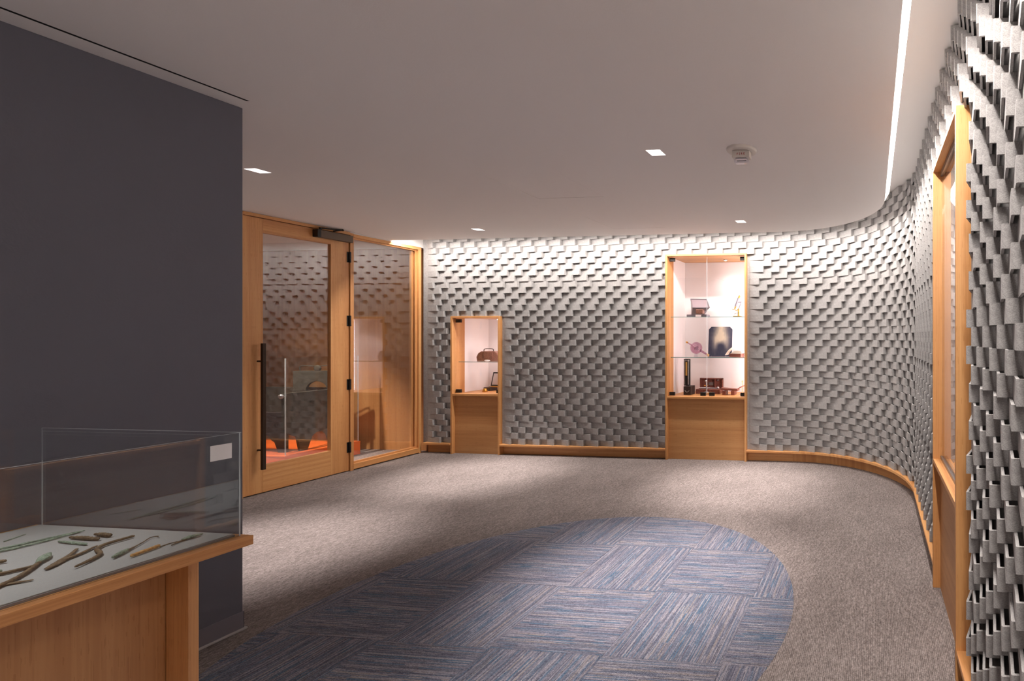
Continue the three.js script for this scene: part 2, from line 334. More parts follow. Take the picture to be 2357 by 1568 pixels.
for (const [key, w] of Object.entries(wallsOf)) {
  const list = [];
  for (let r = 0; r < ROWS; r++) {
    const e = edgeOf(r), y = LEDGE + r * RH;
    for (const [p, q] of pieces(w.s[0], w.s[1], y + RH / 2)) {
      for (let m = Math.floor((p - S0) / PER) - 1; m <= Math.ceil((q - S0) / PER) + 1; m++) {
        const m0 = S0 + (m - 1 + e) * PER, m1 = m0 + PER, mid = (m0 + m1) / 2;
        const joinsBefore = p === w.s[0] && key !== 'back', joinsAfter = q === w.s[1] && key !== 'right';  // a wedge across two walls goes to the one that holds its middle
        if ((joinsBefore && mid < p) || (joinsAfter && mid >= q)) continue;
        let c0 = joinsBefore ? m0 : Math.max(m0, p), c1 = joinsAfter ? m1 : Math.min(m1, q);
        if (c1 - c0 < 0.012 || (!joinsBefore && m0 < p && c1 - p < 0.55 * PER && q - c1 > 0.3 * PER)) continue;   // a short remainder at the start joins the next wedge
        if (!joinsBefore && m0 - p < 0.55 * PER) c0 = p + 0.025;
        if (c1 - c0 < 0.03) continue;
        const width = Math.round((c1 - c0) * 250) / 250, zb = Math.max(0.014, Math.round(DEPTH * (c1 - m0) / PER * 250) / 250);
        const [a, b, turn] = frameAt((c0 + c1) / 2);
        list.push({ width, zb, pos: W(a, y + 0.0006, b), turn, j: (rnd() - 0.5) * 0.008 });
      }
    }
  }
  for (const k of list) { const n = new THREE.Vector3(Math.sin(k.turn), 0, Math.cos(k.turn)); k.front = k.pos.clone().addScaledVector(n, DEPTH).add(new THREE.Vector3(0, RH / 2, 0)); k.see = apparent(k.front) * (k.front.y > CEIL + 0.1 ? 0.05 : 1) * k.width; }
  list.sort((p, q) => q.see - p.see);
  const put = (m, k) => { m.position.copy(k.pos); m.rotation.y = k.turn + k.j; };
  list.slice(0, 300).forEach(k => { const m = shade(new THREE.Mesh(feltBlock(k.width, k.zb), M.felt)); m.name = numbered('felt_block'); put(m, k); w.o.add(m); });
  const rest = list.slice(300).map(k => { const m = new THREE.Object3D(); put(m, k); m.updateMatrix(); return feltBlock(k.width, k.zb).clone().applyMatrix4(m.matrix); });
  if (rest.length) part(w.o, 'felt_block_field', rest, M.felt).userData.kind = 'stuff';
}
// backing boards with openings for the cases
{
  const o = wallsOf.back.o, b0 = CB + R_BACK, b1 = b0 + 0.11, [s0, s1, st] = CASES.small, [t0, t1, tt] = CASES.tall;
  part(o, 'backing_board', [box(-6.1, s0, LEDGE - 0.02, COVE_TOP, b0, b1), box(s0, s1, st, COVE_TOP, b0, b1), box(s1, t0, LEDGE - 0.02, COVE_TOP, b0, b1), box(t0, t1, tt, COVE_TOP, b0, b1), box(t1, CX, LEDGE - 0.02, COVE_TOP, b0, b1)], M.felt);
  part(wallsOf.corner.o, 'backing_board', prism([...arcPts(CX, CB, R_BACK, Math.PI / 2, 0, 40), ...arcPts(CX, CB, R_BACK + 0.11, 0, Math.PI / 2, 40)], LEDGE - 0.02, COVE_TOP), M.felt);
  const a0 = CX + R_BACK, a1 = a0 + 0.11, [r0, r1, rt] = CASES.right;
  part(wallsOf.right.o, 'backing_board', [box(a0, a1, LEDGE - 0.02, COVE_TOP, r1, CB), box(a0, a1, rt, COVE_TOP, r0, r1), box(a0, a1, LEDGE - 0.02, COVE_TOP, NEAR, r0)], M.felt);
}
// ledge and recessed kick along the felt
function ringAlong(r0, r1, y0, y1, seg) {
  if (seg[0] === 'arc') return prism([...arcPts(CX, CB, r0, Math.PI / 2, 0, 48), ...arcPts(CX, CB, r1, 0, Math.PI / 2, 48)], y0, y1);
  if (seg[0] === 'back') return box(seg[1], seg[2], y0, y1, CB + r0, CB + r1, 0.0015, 'x');
  return box(CX + r0, CX + r1, y0, y1, seg[1], seg[2], 0.0015, 'z');
}
const runs = [['back', -6.055, CASES.small[0]], ['back', CASES.small[1], CASES.tall[0]], ['back', CASES.tall[1], CX], ['arc'], ['right', CASES.right[1], CB], ['right', B_END, CASES.right[0]]];
const baseNames = ['back', 'back', 'back', 'corner', 'right', 'right'], baseBy = {};
runs.forEach((seg, i) => {
  const n = baseNames[i], o = baseBy[n] ??= structure('baseboard_' + n, { back: 'oak ledge with dark recessed kick under back felt wall', corner: 'curved oak ledge with recessed kick under felt corner', right: 'oak ledge with recessed kick under right felt wall' }[n], 'baseboard');
  part(o, numbered('ledge'), ringAlong(R_LEDGE, R_KICK + 0.03, LEDGE - 0.024, LEDGE, seg), M.oak);
  part(o, numbered('kick_board'), ringAlong(R_KICK - 0.015, R_KICK + 0.03, 0, LEDGE - 0.024, seg), M.oak);
});

// near wall, dark partition, wall above the door
const wallNear = structure('wall_near', 'plain pale wall behind the viewer', 'wall');
part(wallNear, 'wall_body', box(-3.5, 0.7, 0, COVE_TOP, NEAR - 0.12, NEAR), M.white);
const wallDark = structure('wall_dark', 'charcoal painted partition wall behind the vitrine', 'wall');
part(wallDark, 'wall_body', box(-5.9, DARK_A, 0, CEIL, NEAR, DARK_B, 0.003), M.dark);
const baseDark = structure('baseboard_dark', 'dark grey vinyl base along the charcoal partition', 'baseboard');
part(baseDark, 'vinyl_base', [box(DARK_A, DARK_A + 0.004, 0.008, 0.1, NEAR, DARK_B + 0.004, 0.0015), box(-5.9, DARK_A + 0.004, 0.008, 0.1, DARK_B, DARK_B + 0.004, 0.0015)], M.vinyl);
part(baseDark, 'vinyl_toe', [box(DARK_A, DARK_A + 0.016, 0, 0.012, NEAR, DARK_B + 0.012, 0.004), box(-5.9, DARK_A + 0.01, 0, 0.012, DARK_B, DARK_B + 0.014, 0.004)], M.vinylToe);
const wallLeft = structure('wall_left', 'white wall strip above and beside the oak door', 'wall');
part(wallLeft, 'wall_body', [box(DOOR_A - 0.12, DOOR_A, CEIL - 0.02, COVE_TOP, 2.2, 6.1), box(DOOR_A - 0.12, DOOR_A, 0, CEIL - 0.02, 2.2, 4.06)], M.white);

// ------------------------------------------------------------------ cove lamp
function coveRun(name, label, list) {
  const o = thing(name, label, 'light strip', [0, 0, 0]);
  for (const [p, q] of list) {                                          // p, q: plan points on the lip
    const d = new THREE.Vector2(q[0] - p[0], q[1] - p[1]), L = d.length(), out = new THREE.Vector2(-d.y, d.x).normalize(), turn = Math.atan2(d.y, d.x);
    if (out.dot(new THREE.Vector2((p[0] + q[0]) / 2 - LX + (p[0] < LX ? 0 : 0.001), (p[1] + q[1]) / 2 - LB + 0.001)) < 0) out.negate();
    const c = [(p[0] + q[0]) / 2 + out.x * 0.021, (p[1] + q[1]) / 2 + out.y * 0.021];
    const g = new RoundedBoxGeometry(L - 0.004, 0.05, 0.034, 2, 0.004); g.rotateY(turn); g.translate(c[0], 2.885, -c[1]);
    part(o, 'lamp_tube', uvm(g, 'x'), M.coveGlow);
    const l = new THREE.RectAreaLight(COVE.color, COVE.intensity, L, 0.034);
    l.position.copy(W(c[0] + out.x * 0.03, 2.872, c[1] + out.y * 0.03)); l.lookAt(W(c[0] + out.x * 0.08, 1.872, c[1] + out.y * 0.08));
    scene.add(l);
  }
}
const la = t => [LX + LR * Math.cos(t), LB + LR * Math.sin(t)];
coveRun('cove_light', 'white linear lamp hidden in the cove along back wall', [[[-6.08, LB + LR], [-4.42, LB + LR]], [[-4.42, LB + LR], [-2.76, LB + LR]], [[-2.76, LB + LR], [LX, LB + LR]]]);
coveRun('cove_light', 'white linear lamp bending round the felt corner in cove', [0, 1, 2, 3, 4, 5].map(i => [la(Math.PI / 2 * (1 - i / 6)), la(Math.PI / 2 * (1 - (i + 1) / 6))]));
coveRun('cove_light', 'bright linear lamp in the cove along near right wall', [0, 1, 2, 3, 4, 5, 6].map(i => [[0.11, LB - i * 1.075], [0.11, LB - (i + 1) * 1.075]]));

// ------------------------------------------------------------------ square downlights
const spotLabel = ['square recessed downlight at left beside the dark partition', 'square recessed downlight beside the fire alarm', 'square recessed downlight nearest the door and small case', 'square recessed downlight in front of the tall case', 'square recessed downlight above the near carpet', 'square recessed downlight behind the viewer', 'dimmed square recessed downlight above the table vitrine'];
SPOTS.forEach(([a, b, dim = 1], i) => {
  const o = thing('downlight', spotLabel[i], 'downlight', [a, CEIL, b], 'square ceiling downlights');
  const y1 = CEIL + 0.075, d = DL - 0.0008, t = 0.003;
  part(o, 'reflector', [box(a - d, a - d + t, CEIL, y1, b - d, b + d), box(a + d - t, a + d, CEIL, y1, b - d, b + d), box(a - d + t, a + d - t, CEIL, y1, b - d, b - d + t), box(a - d + t, a + d - t, CEIL, y1, b + d - t, b + d)], M.white);
  part(o, 'lamp_lens', box(a - d + t, a + d - t, CEIL + 0.03, CEIL + 0.036, b - d + t, b + d - t), M.spotGlow);
  part(o, 'housing_cap', box(a - d, a + d, y1, y1 + 0.02, b - d, b + d), M.white);
  const l = new THREE.SpotLight(SPOT.color, SPOT.intensity * dim, 0, SPOT.angle, SPOT.penumbra, 2);
  l.position.copy(W(a, CEIL + 0.024, b)); l.target.position.copy(W(a, 0, b)); l.castShadow = true; l.shadow.radius = 1.6; scene.add(l, l.target);
});

// ------------------------------------------------------------------ fire alarm strobe
{
  const a = -0.856, b = 3.098, o = thing('fire_alarm', 'white ceiling fire alarm strobe lettered FIRE', 'fire alarm', [a, CEIL, b]);
  part(o, 'base_plate', lathe(W(a, CEIL, b), [[0, -0.012], [0.06, -0.012], [0.066, -0.019], [0.09, -0.016], [0.097, -0.01], [0.098, 0]], 48), M.plastic);
  part(o, 'housing', box(a - 0.058, a + 0.058, CEIL - 0.058, CEIL - 0.012, b - 0.03, b + 0.03, 0.003), M.plastic);
  const lens = part(o, 'strobe_lens', box(a - 0.048, a + 0.048, CEIL - 0.092, CEIL - 0.0585, b - 0.026, b + 0.026, 0.014), M.clear);
  part(lens, 'flash_tube', [cyl(W(a - 0.03, CEIL - 0.072, b), W(a + 0.03, CEIL - 0.072, b), 0.004), box(a - 0.036, a + 0.036, CEIL - 0.064, CEIL - 0.06, b - 0.02, b + 0.02, 0.001)], M.steel);
  const font = await new FontLoader().loadAsync('fonts/droid/droid_sans_bold.typeface.json');
  const tg = new TextGeometry('F I R E', { font, size: 0.0135, depth: 0.0006, curveSegments: 3, bevelEnabled: false }); tg.computeBoundingBox();
  tg.translate(-(tg.boundingBox.max.x + tg.boundingBox.min.x) / 2, -0.007, 0); tg.translate(a + 0.002, CEIL - 0.036, -(b - 0.0301));
  part(o, 'lettering', plain(tg), M.red, 'red word FIRE');
}

// ------------------------------------------------------------------ oak door, frame and side light
const fr = structure('trim_1', 'oak frame around the glazed door', 'door frame');
const DF = DOOR_A, DT = 0.045;
part(fr, 'jamb', box(DF - 0.11, DF + 0.012, 0, CEIL - 0.012, 4.06, 4.095, 0.002), M.oak);
part(fr, 'jamb', box(DF - 0.11, DF + 0.012, 0, CEIL - 0.012, 5.062, 5.1, 0.002), M.oak);
part(fr, 'head', box(DF - 0.11, DF + 0.012, 2.768, CEIL - 0.004, 4.095, 5.062, 0.002, 'z'), M.oak);
const door = structure('door_1', 'oak framed glazed door with long dark pull handle', 'door');
const dA0 = DF - DT, dA1 = DF, dY0 = 0.01, dY1 = 2.762, dB0 = 4.102, dB1 = 5.055, gB0 = 4.256, gB1 = 4.866, gY0 = 0.284, gY1 = 2.622;
part(door, 'stile', box(dA0, dA1, dY0, dY1, dB0, gB0, 0.002), M.oak);
part(door, 'stile', box(dA0, dA1, dY0, dY1, gB1, dB1, 0.002), M.oak);
part(door, 'top_rail', box(dA0, dA1, gY1, dY1, gB0, gB1, 0.001, 'z'), M.oak);
part(door, 'bottom_rail', box(dA0, dA1, dY0, gY0, gB0, gB1, 0.001, 'z'), M.oak);
part(door, 'pane', box(dA0 + 0.018, dA0 + 0.026, gY0 - 0.008, gY1 + 0.008, gB0 - 0.008, gB1 + 0.008), M.coated);
const pull = part(door, 'pull_handle', box(DF + 0.05, DF + 0.075, 0.25, 1.51, 4.2, 4.23, 0.004), M.bronze, 'long dark bronze pull bar');
for (const y of [0.444, 1.331]) part(pull, 'standoff', cyl(W(DF - 0.002, y, 4.215), W(DF + 0.052, y, 4.215), 0.009), M.bronze);
for (const y of [2.445, 1.70, 0.957, 0.22]) part(door, 'hinge', [cyl(W(DF + 0.012, y, 5.058), W(DF + 0.012, y + 0.122, 5.058), 0.011), box(DF - 0.002, DF + 0.004, y, y + 0.122, 5.032, 5.056, 0.001)], M.black, 'black butt hinge');
const closer = part(door, 'door_closer', [box(DF + 0.001, DF + 0.065, 2.672, 2.752, 4.72, 5.05, 0.003, 'z')], M.closer, 'dark bronze door closer');
part(closer, 'end_cap', box(DF + 0.001, DF + 0.067, 2.670, 2.754, 4.685, 4.72, 0.003), M.black);
part(closer, 'arm', [cyl(W(DF + 0.035, 2.752, 4.735), W(DF + 0.035, 2.782, 4.735), 0.012), cyl(W(DF + 0.035, 2.776, 4.735), W(DF + 0.11, 2.786, 4.9), 0.008), cyl(W(DF + 0.11, 2.786, 4.9), W(DF + 0.018, 2.774, 4.88), 0.008), sph(W(DF + 0.11, 2.786, 4.9), 0.012)], M.black);
const win = structure('window_1', 'oak framed glass side light right of the door', 'window');
const wF = (y0, y1, b0, b1, grain) => box(DF - 0.11, DF + 0.012, y0, y1, b0, b1, 0.002, grain);
part(win, 'frame_head', wF(2.748, 2.786, 5.1, 5.955, 'z'), M.oak);
part(win, 'frame_sill', wF(0.012, 0.075, 5.1, 5.92, 'z'), M.oak);
part(win, 'frame_jamb', wF(0, 2.748, 5.92, 5.955), M.oak);
part(win, 'stop_bead', [box(DF - 0.035, DF - 0.02, 0.075, 0.098, 5.1, 5.92, 0.002, 'z'), box(DF - 0.035, DF - 0.02, 2.73, 2.748, 5.1, 5.92, 0.002, 'z'), box(DF - 0.035, DF - 0.02, 0.098, 2.73, 5.9, 5.92, 0.002)], M.oak);
part(win, 'frame_back', [box(DF - 0.09, DF - 0.06, 0.075, 2.748, 5.88, 5.92, 0.002)], M.oak);
part(win, 'pane', box(DF - 0.05, DF - 0.042, 0.08, 2.745, 5.1, 5.918), M.coated);

// ------------------------------------------------------------------ built-in display cases
// local frame: x along the wall, y up, z out of the wall towards the room (front of jambs at z = 0)
function displayCase({ label, width, top, base, turn, at, depth, doors, shelves, light, clips, hollow }) {
  const o = new THREE.Group(); o.name = numbered('display_case'); o.userData = { label, category: 'display case' }; scene.add(o);
  o.position.set(at[0], 0, -at[1]); o.rotation.y = turn;
  const w = width / 2, J = 0.024;
  const lb = (x0, x1, y0, y1, z0, z1, r = 0.0015, grain = 'y') => { const g = r > 0 ? new RoundedBoxGeometry(x1 - x0, y1 - y0, z1 - z0, 2, r) : new THREE.BoxGeometry(x1 - x0, y1 - y0, z1 - z0); g.translate((x0 + x1) / 2, (y0 + y1) / 2, (z0 + z1) / 2); return uvm(g, grain); };
  const add = (name, geo, mat, parent = o, lab) => { const m = shade(new THREE.Mesh(Array.isArray(geo) ? mergeGeometries(geo) : geo, mat)); m.name = name; if (lab) m.userData.label = lab; parent.add(m); return m; };
  const FR = hollow ? 0.07 : 0.205;                                                   // depth of the oak surround
  for (const s of [-1, 1]) add('jamb', s < 0 ? lb(-w, -w + J, 0, top, -FR, 0) : lb(w - J, w, 0, top, -FR, 0), M.oak);
  add('head', lb(-w + J, w - J, top - J, top, -FR, 0, 0.0015, 'x'), M.oak);
  add('case_floor', lb(-w + J, w - J, base - 0.026, base, -depth, 0, 0.0015, 'x'), M.oak);
  add('lower_panel', lb(-w + J, w - J, 0, base - 0.027, -0.075, -0.045, 0.001, 'x'), M.panel);
  add('back_panel', lb(-w, w, base - 0.02, top + 0.02, -depth - 0.02, -depth, 0), M.liner, o, 'white lining');
  for (const s of [-1, 1]) add('side_panel', s < 0 ? lb(-w - 0.012, -w + J - 0.001, base - 0.02, top, -depth, -FR, 0) : lb(w - J + 0.001, w + 0.012, base - 0.02, top, -depth, -FR, 0), M.liner, o, 'white lining');
  add('case_ceiling', lb(-w, w, top - 0.02, top + 0.01, -depth, -FR, 0.001, 'x'), M.panel);
  const iw = w - J - 0.003, leaves = doors === 2 ? [[-iw, -0.0015], [0.0015, iw]] : [[-iw, iw]];
  for (const [x0, x1] of leaves) {
    const p = add('glass_door', lb(x0, x1, base + 0.006, top - J - 0.006, -0.063, -0.055, 0), hollow ? M.coated : M.glass);
    if (doors === 2) add('polished_edge', lb(x0 < 0 && x1 < 0.01 ? x1 - 0.0004 : x0, x0 < 0 && x1 < 0.01 ? x1 : x0 + 0.0004, base + 0.006, top - J - 0.006, -0.063, -0.055, 0), M.acrylicEdge, p);
  }
  for (const [x, y, cw = 0.07, ch = 0.045] of clips ?? []) add('hinge_clip', lb(x - cw / 2, x + cw / 2, y - ch / 2, y + ch / 2, -0.072, -0.046, 0.003), M.black, o, 'black glass door clip');
  for (const y of shelves) {
    const g = add('glass_shelf', lb(-iw + 0.004, iw - 0.004, y - 0.008, y, -depth + 0.01, -0.1, 0), M.glass);
    add('front_edge', lb(-iw + 0.004, iw - 0.004, y - 0.008, y, -0.1, -0.098, 0), M.glassEdge, g);
  }
  if (hollow) { add('lower_track', [lb(-iw, iw, base, base + 0.02, -0.085, -0.07, 0.001), lb(-iw, iw, base, base + 0.02, -0.055, -0.045, 0.001)], M.track); add('upper_track', [lb(-iw, iw, top - J - 0.03, top - J, -0.085, -0.07, 0.001), lb(-iw, iw, top - J - 0.03, top - J, -0.055, -0.045, 0.001)], M.track); }
  if (light) {
    const cup = add('puck_light', (() => { const g = new THREE.CylinderGeometry(0.026, 0.026, 0.012, 20); g.translate(light[0], top - 0.027, light[1]); return plain(g); })(), M.steel);
    add('lamp_face', (() => { const g = new THREE.CylinderGeometry(0.017, 0.017, 0.004, 20); g.translate(light[0], top - 0.0345, light[1]); return plain(g); })(), M.spotGlow, cup);
    const l = new THREE.SpotLight(CASE.color, CASE.puck, 0, 1.1, 0.6, 2); l.position.set(light[0], top - 0.04, light[1]); l.target.position.set(light[0], base, light[1]); o.add(l.target); l.castShadow = true; l.shadow.radius = 0.5; o.add(l);
    // lamp strip behind the right jamb, washing the white lining
    const hgt = top - base - 0.04, my = (top + base) / 2 - 0.01;
    add('lamp_strip', lb(w - J - 0.012, w - J, my - hgt / 2, my + hgt / 2, -0.19, -0.166, 0.002), M.caseGlow);
    const r = new THREE.RectAreaLight(CASE.color, CASE.strip * light[2], 0.022, hgt); r.position.set(w - J - 0.016, my, -0.182); r.lookAt(-w * 0.2, my, -depth); o.add(r);
  }
  return o;
}
const BASE = 0.81, FRONT_B = CB + R_JAMB, FRONT_A = 0.378;
{
  const [s0, s1, st] = CASES.small, w = s1 - s0, c = (s0 + s1) / 2;
  displayCase({ label: 'small lit oak display case near the door', width: w, top: st, base: BASE, turn: 0, at: [c, FRONT_B], depth: 0.62, doors: 1, shelves: [1.237], light: [0.05, -0.35, 0.7], clips: [[-w / 2 + 0.07, st - 0.062], [-w / 2 + 0.07, BASE + 0.03], [w / 2 - 0.05, BASE + 0.03]] });
  const [t0, t1, tt] = CASES.tall, v = t1 - t0, d = (t0 + t1) / 2;
  displayCase({ label: 'tall lit oak display case with two glass doors', width: v, top: tt, base: BASE, turn: 0, at: [d, FRONT_B], depth: 0.6, doors: 2, shelves: [1.835, 1.31], light: [0.15, -0.36, 1], clips: [[-v / 2 + 0.07, tt - 0.062], [v / 2 - 0.06, tt - 0.062], [-v / 2 + 0.07, BASE + 0.03], [v / 2 - 0.055, BASE + 0.03], [-0.05, BASE + 0.03], [0.065, BASE + 0.03]] });
  const [r0, r1, rt] = CASES.right;
  displayCase({ label: 'tall oak display case set in near right felt wall', width: r1 - r0, top: rt, base: BASE, turn: -Math.PI / 2, at: [FRONT_A, (r0 + r1) / 2], depth: 0.6, doors: 1, shelves: [], hollow: true });
}

// ------------------------------------------------------------------ things in the small case
{
  const b = 6.27, y = 1.2375, bx = -5.37;
  const o = thing('doctor_bag', 'brown leather doctor bag with looped handle on glass shelf', 'bag', [bx, y, b]);
  const pr = [[-0.17, 0], [-0.175, 0.05], [-0.16, 0.115], [-0.1, 0.155], [0.1, 0.155], [0.16, 0.115], [0.175, 0.05], [0.17, 0]];
  const m4 = new THREE.Matrix4().makeRotationY(0.25).setPosition(bx, y, -b - 0.07);
  part(o, 'body', plate([[-0.17, 0.001], [-0.178, 0.06], [-0.15, 0.12], [-0.11, 0.15], [0.11, 0.15], [0.15, 0.12], [0.178, 0.06], [0.17, 0.001]], 0.13, m4, [], 0.014).translate(0, 0.013, 0), M.leather);
  part(o, 'flap', plate([[-0.06, 0.055], [-0.07, 0.12], [-0.05, 0.165], [0.07, 0.165], [0.09, 0.12], [0.08, 0.055], [0.01, 0.04]], 0.006, new THREE.Matrix4().makeRotationY(0.25).setPosition(bx + 0.037, y, -b + 0.07), [], 0.003), M.leather);
  part(o, 'handle', tube([[-0.08, 0.155], [-0.075, 0.2], [0, 0.212], [0.075, 0.2], [0.08, 0.155]].map(([u, v]) => new THREE.Vector3(u, v + 0.012, 0).applyMatrix4(new THREE.Matrix4().makeRotationY(0.25).setPosition(bx, y, -b))), 0.007), M.strap, 'dark leather handle');
  o.scale.setScalar(0.76);
  const s = thing('instrument_case', 'open black instrument case with tilted lid, small case bottom', 'case', [-5.33, BASE, 6.4]);
  part(s, 'tray', box(-5.46, -5.36, BASE, BASE + 0.05, 6.28, 6.42, 0.004), M.strap);
  part(s, 'lid', (() => { const g = new RoundedBoxGeometry(0.24, 0.2, 0.02, 2, 0.003); g.rotateX(-0.25); g.translate(-5.33, BASE + 0.155, -6.43); return uvm(g); })(), M.black);
  part(s, 'lid_lining', (() => { const g = new RoundedBoxGeometry(0.2, 0.165, 0.004, 2, 0.001); g.rotateX(-0.25); g.translate(-5.33, BASE + 0.156, -6.417); return uvm(g); })(), M.steel, 'pale silvery lid lining');
  part(s, 'instruments', [cyl(W(-5.41, BASE + 0.056, 6.33), W(-5.26, BASE + 0.056, 6.3), 0.006), cyl(W(-5.41, BASE + 0.056, 6.37), W(-5.24, BASE + 0.056, 6.36), 0.007), sph(W(-5.27, BASE + 0.06, 6.38), 0.014)], M.brass);
  const k = thing('brass_weight', 'short stepped brass weight in front of instrument case', 'weight', [-5.36, BASE, 6.19]);
  part(k, 'body', lathe(W(-5.36, BASE, 6.19), [[0, 0], [0.03, 0], [0.03, 0.022], [0.024, 0.024], [0.024, 0.042], [0.01, 0.046], [0, 0.046]]), M.brass);
  const sc = thing('folded_cloth', 'white folded cloth lying before the leather bag', 'cloth', [-5.29, y, 6.15]);
  part(sc, 'sheet', (() => { const g = new THREE.SphereGeometry(0.05, 20, 12); g.scale(0.8, 0.2, 0.5); g.translate(-5.29, y + 0.0105, -6.15); return plain(g); })(), M.card);
}

// ------------------------------------------------------------------ things in the tall case
{
  const sh1 = 1.8355, sh2 = 1.3105;
  // slanted grey viewing box with a sloping glass
  const o = thing('slant_viewer', 'grey slanted viewing box with glass top on upper shelf', 'viewer', [-2.3, sh1, 6.25]);
  const m = (x, z, ry) => new THREE.Matrix4().makeRotationY(ry).setPosition(x, sh1, z);
  // hopper body: tapered four-sided funnel, open top
  const bodyV = [[-0.1, 0.0, -0.06], [0.07, 0.0, -0.06], [0.07, 0.0, 0.07], [-0.06, 0.0, 0.07]], topV = [[-0.15, 0.22, -0.14], [0.075, 0.215, -0.14], [0.205, 0.085, 0.12], [-0.02, 0.085, 0.13]];
  const hop = []; const q3 = (a, b, c, d) => hop.push(...a, ...b, ...c, ...a, ...c, ...d);
  for (let i = 0; i < 4; i++) { const j = (i + 1) % 4; q3(bodyV[i], topV[i], topV[j], bodyV[j]); }
  q3(...[0, 1, 2, 3].map(i => bodyV[i].map((v, k) => k === 1 ? v + 0.002 : v)));
  const hg = new THREE.BufferGeometry(); hg.setAttribute('position', new THREE.Float32BufferAttribute(hop, 3)); hg.computeVertexNormals(); hg.translate(-2.33, sh1 + 0.035, -6.25);
  part(o, 'body', uvm(plain(hg)), std({ color: 0x8d868c, roughness: 0.5, side: THREE.DoubleSide }));
  const gl = []; { const t = topV.map(([x, y, z]) => [x * 0.93 + 0.002, y - 0.006, z * 0.93]); gl.push(...t[0], ...t[3], ...t[2], ...t[0], ...t[2], ...t[1]); }
  const gg = new THREE.BufferGeometry(); gg.setAttribute('position', new THREE.Float32BufferAttribute(gl, 3)); gg.computeVertexNormals(); gg.translate(-2.33, sh1 + 0.035, -6.25);
  part(o, 'top_glass', uvm(plain(gg)), std({ color: 0xa89ca4, roughness: 0.12, metalness: 0.2, side: THREE.DoubleSide }));
  const edge = topV.map(([x, y, z]) => new THREE.Vector3(x - 2.33, y + sh1 + 0.035, z - 6.25));
  part(o, 'rim', [0, 1, 2, 3].map(i => cyl(edge[i], edge[(i + 1) % 4], 0.006, 0.006, 8)), M.slate);
  for (const s of [-1, 1]) part(o, 'foot', box(-2.33 + s * 0.1 - 0.03, -2.33 + s * 0.1 + 0.05, sh1, sh1 + 0.036, 6.19, 6.31, 0.006), M.slate);
  part(o, 'hood', box(-2.3, -2.2, sh1 + 0.038, sh1 + 0.1, 6.09, 6.165, 0.014), M.leather, 'brown leather hood');
  // microscope
  const mx = -1.77, mb = 6.22, s = thing('microscope', 'antique brass microscope with dark tilted tube', 'microscope', [mx, sh1, mb]);
  part(s, 'foot', [box(mx - 0.055, mx + 0.05, sh1, sh1 + 0.014, mb - 0.045, mb + 0.045, 0.004)], M.brass);
  part(s, 'pillar', [cyl(W(mx + 0.01, sh1 + 0.012, mb), W(mx + 0.01, sh1 + 0.1, mb), 0.012, 0.009), sph(W(mx + 0.01, sh1 + 0.1, mb), 0.016)], M.brass);
  const ax = new THREE.Vector3(0.36, 0.93, 0).normalize(), p0 = W(mx - 0.03, sh1 + 0.14, mb), at = k => p0.clone().addScaledVector(ax, k);
  part(s, 'tube', [cyl(at(0), at(0.12), 0.016)], M.slate, 'dark lacquered tube');
  part(s, 'eyepiece', [cyl(at(0.12), at(0.155), 0.014, 0.011)], M.brass);
  part(s, 'objective', [cyl(at(-0.035), at(0), 0.008, 0.014)], M.brass);
  part(s, 'arm', [cyl(W(mx + 0.015, sh1 + 0.1, mb), W(mx + 0.055, sh1 + 0.2, mb), 0.013, 0.012), cyl(W(mx + 0.055, sh1 + 0.2, mb), at(0.06), 0.009)], M.slate);
  part(s, 'stage', [(() => { const g = new RoundedBoxGeometry(0.085, 0.009, 0.07, 2, 0.002); g.rotateZ(-0.36); g.translate(mx - 0.03, sh1 + 0.092, -mb); return uvm(g); })()], M.brass);
  part(s, 'mirror', [(() => { const g = new THREE.CylinderGeometry(0.02, 0.02, 0.005, 20); g.rotateZ(0.5); g.translate(mx - 0.035, sh1 + 0.045, -mb); return plain(g); })(), cyl(W(mx - 0.035, sh1 + 0.045, mb), W(mx + 0.01, sh1 + 0.06, mb), 0.004)], M.steel);
  // vacuum tube
  const tx = -2.345, tb = 6.24, ty = sh2 + 0.115, v = thing('xray_tube', 'purple glass vacuum tube with long slanted stems', 'glass tube', [tx, sh2, tb]);
  part(v, 'bulb', sph(W(tx, ty, tb), 0.08, 1, 1, 1, 30), M.purple);
  const dir = new THREE.Vector3(0.8, -0.42, 0.2).normalize(), along = k => W(tx, ty, tb).addScaledVector(dir, k);
  part(v, 'stem', [cyl(along(0.072), along(0.19), 0.016, 0.011)], M.purple);
  part(v, 'stem', [cyl(along(-0.16), along(-0.075), 0.007, 0.01)], M.purple);
  part(v, 'end_cap', [cyl(along(-0.175), along(-0.155), 0.012)], M.brass);
  part(v, 'end_cap', [cyl(along(0.185), along(0.215), 0.016)], M.ochre);
  part(v, 'anode', [cyl(along(-0.06), along(-0.005), 0.007), cyl(along(-0.008), along(0.004), 0.03, 0.03, 24), cyl(along(0.02), along(0.1), 0.006)], M.steel);
  part(v, 'stand', [cyl(W(tx - 0.005, sh2, tb), W(tx - 0.005, sh2 + 0.04, tb), 0.03, 0.018)], M.clear);
  // plate
  const film = texture(256, 320, (x, y) => {
    const d = (cx, cy, rx, ry) => Math.exp(-(((x - cx) / rx) ** 2 + ((y - cy) / ry) ** 2));
    const n = 0.12 * (vnoise(x * 14, y * 14, 14, 14, 201) - 0.5) + 0.1 * (vnoise(x * 40, y * 4, 40, 4, 203) - 0.5);
    let t = 0.95 * d(0.52, 0.95, 0.24, 0.4) + 0.75 * d(0.5, 0.58, 0.26, 0.22) + 0.4 * d(0.28, 0.45, 0.12, 0.3) + 0.4 * d(0.78, 0.45, 0.12, 0.3) - 0.55 * d(0.52, 0.36, 0.15, 0.13) + n;
    t = Math.max(0, Math.min(1, t));
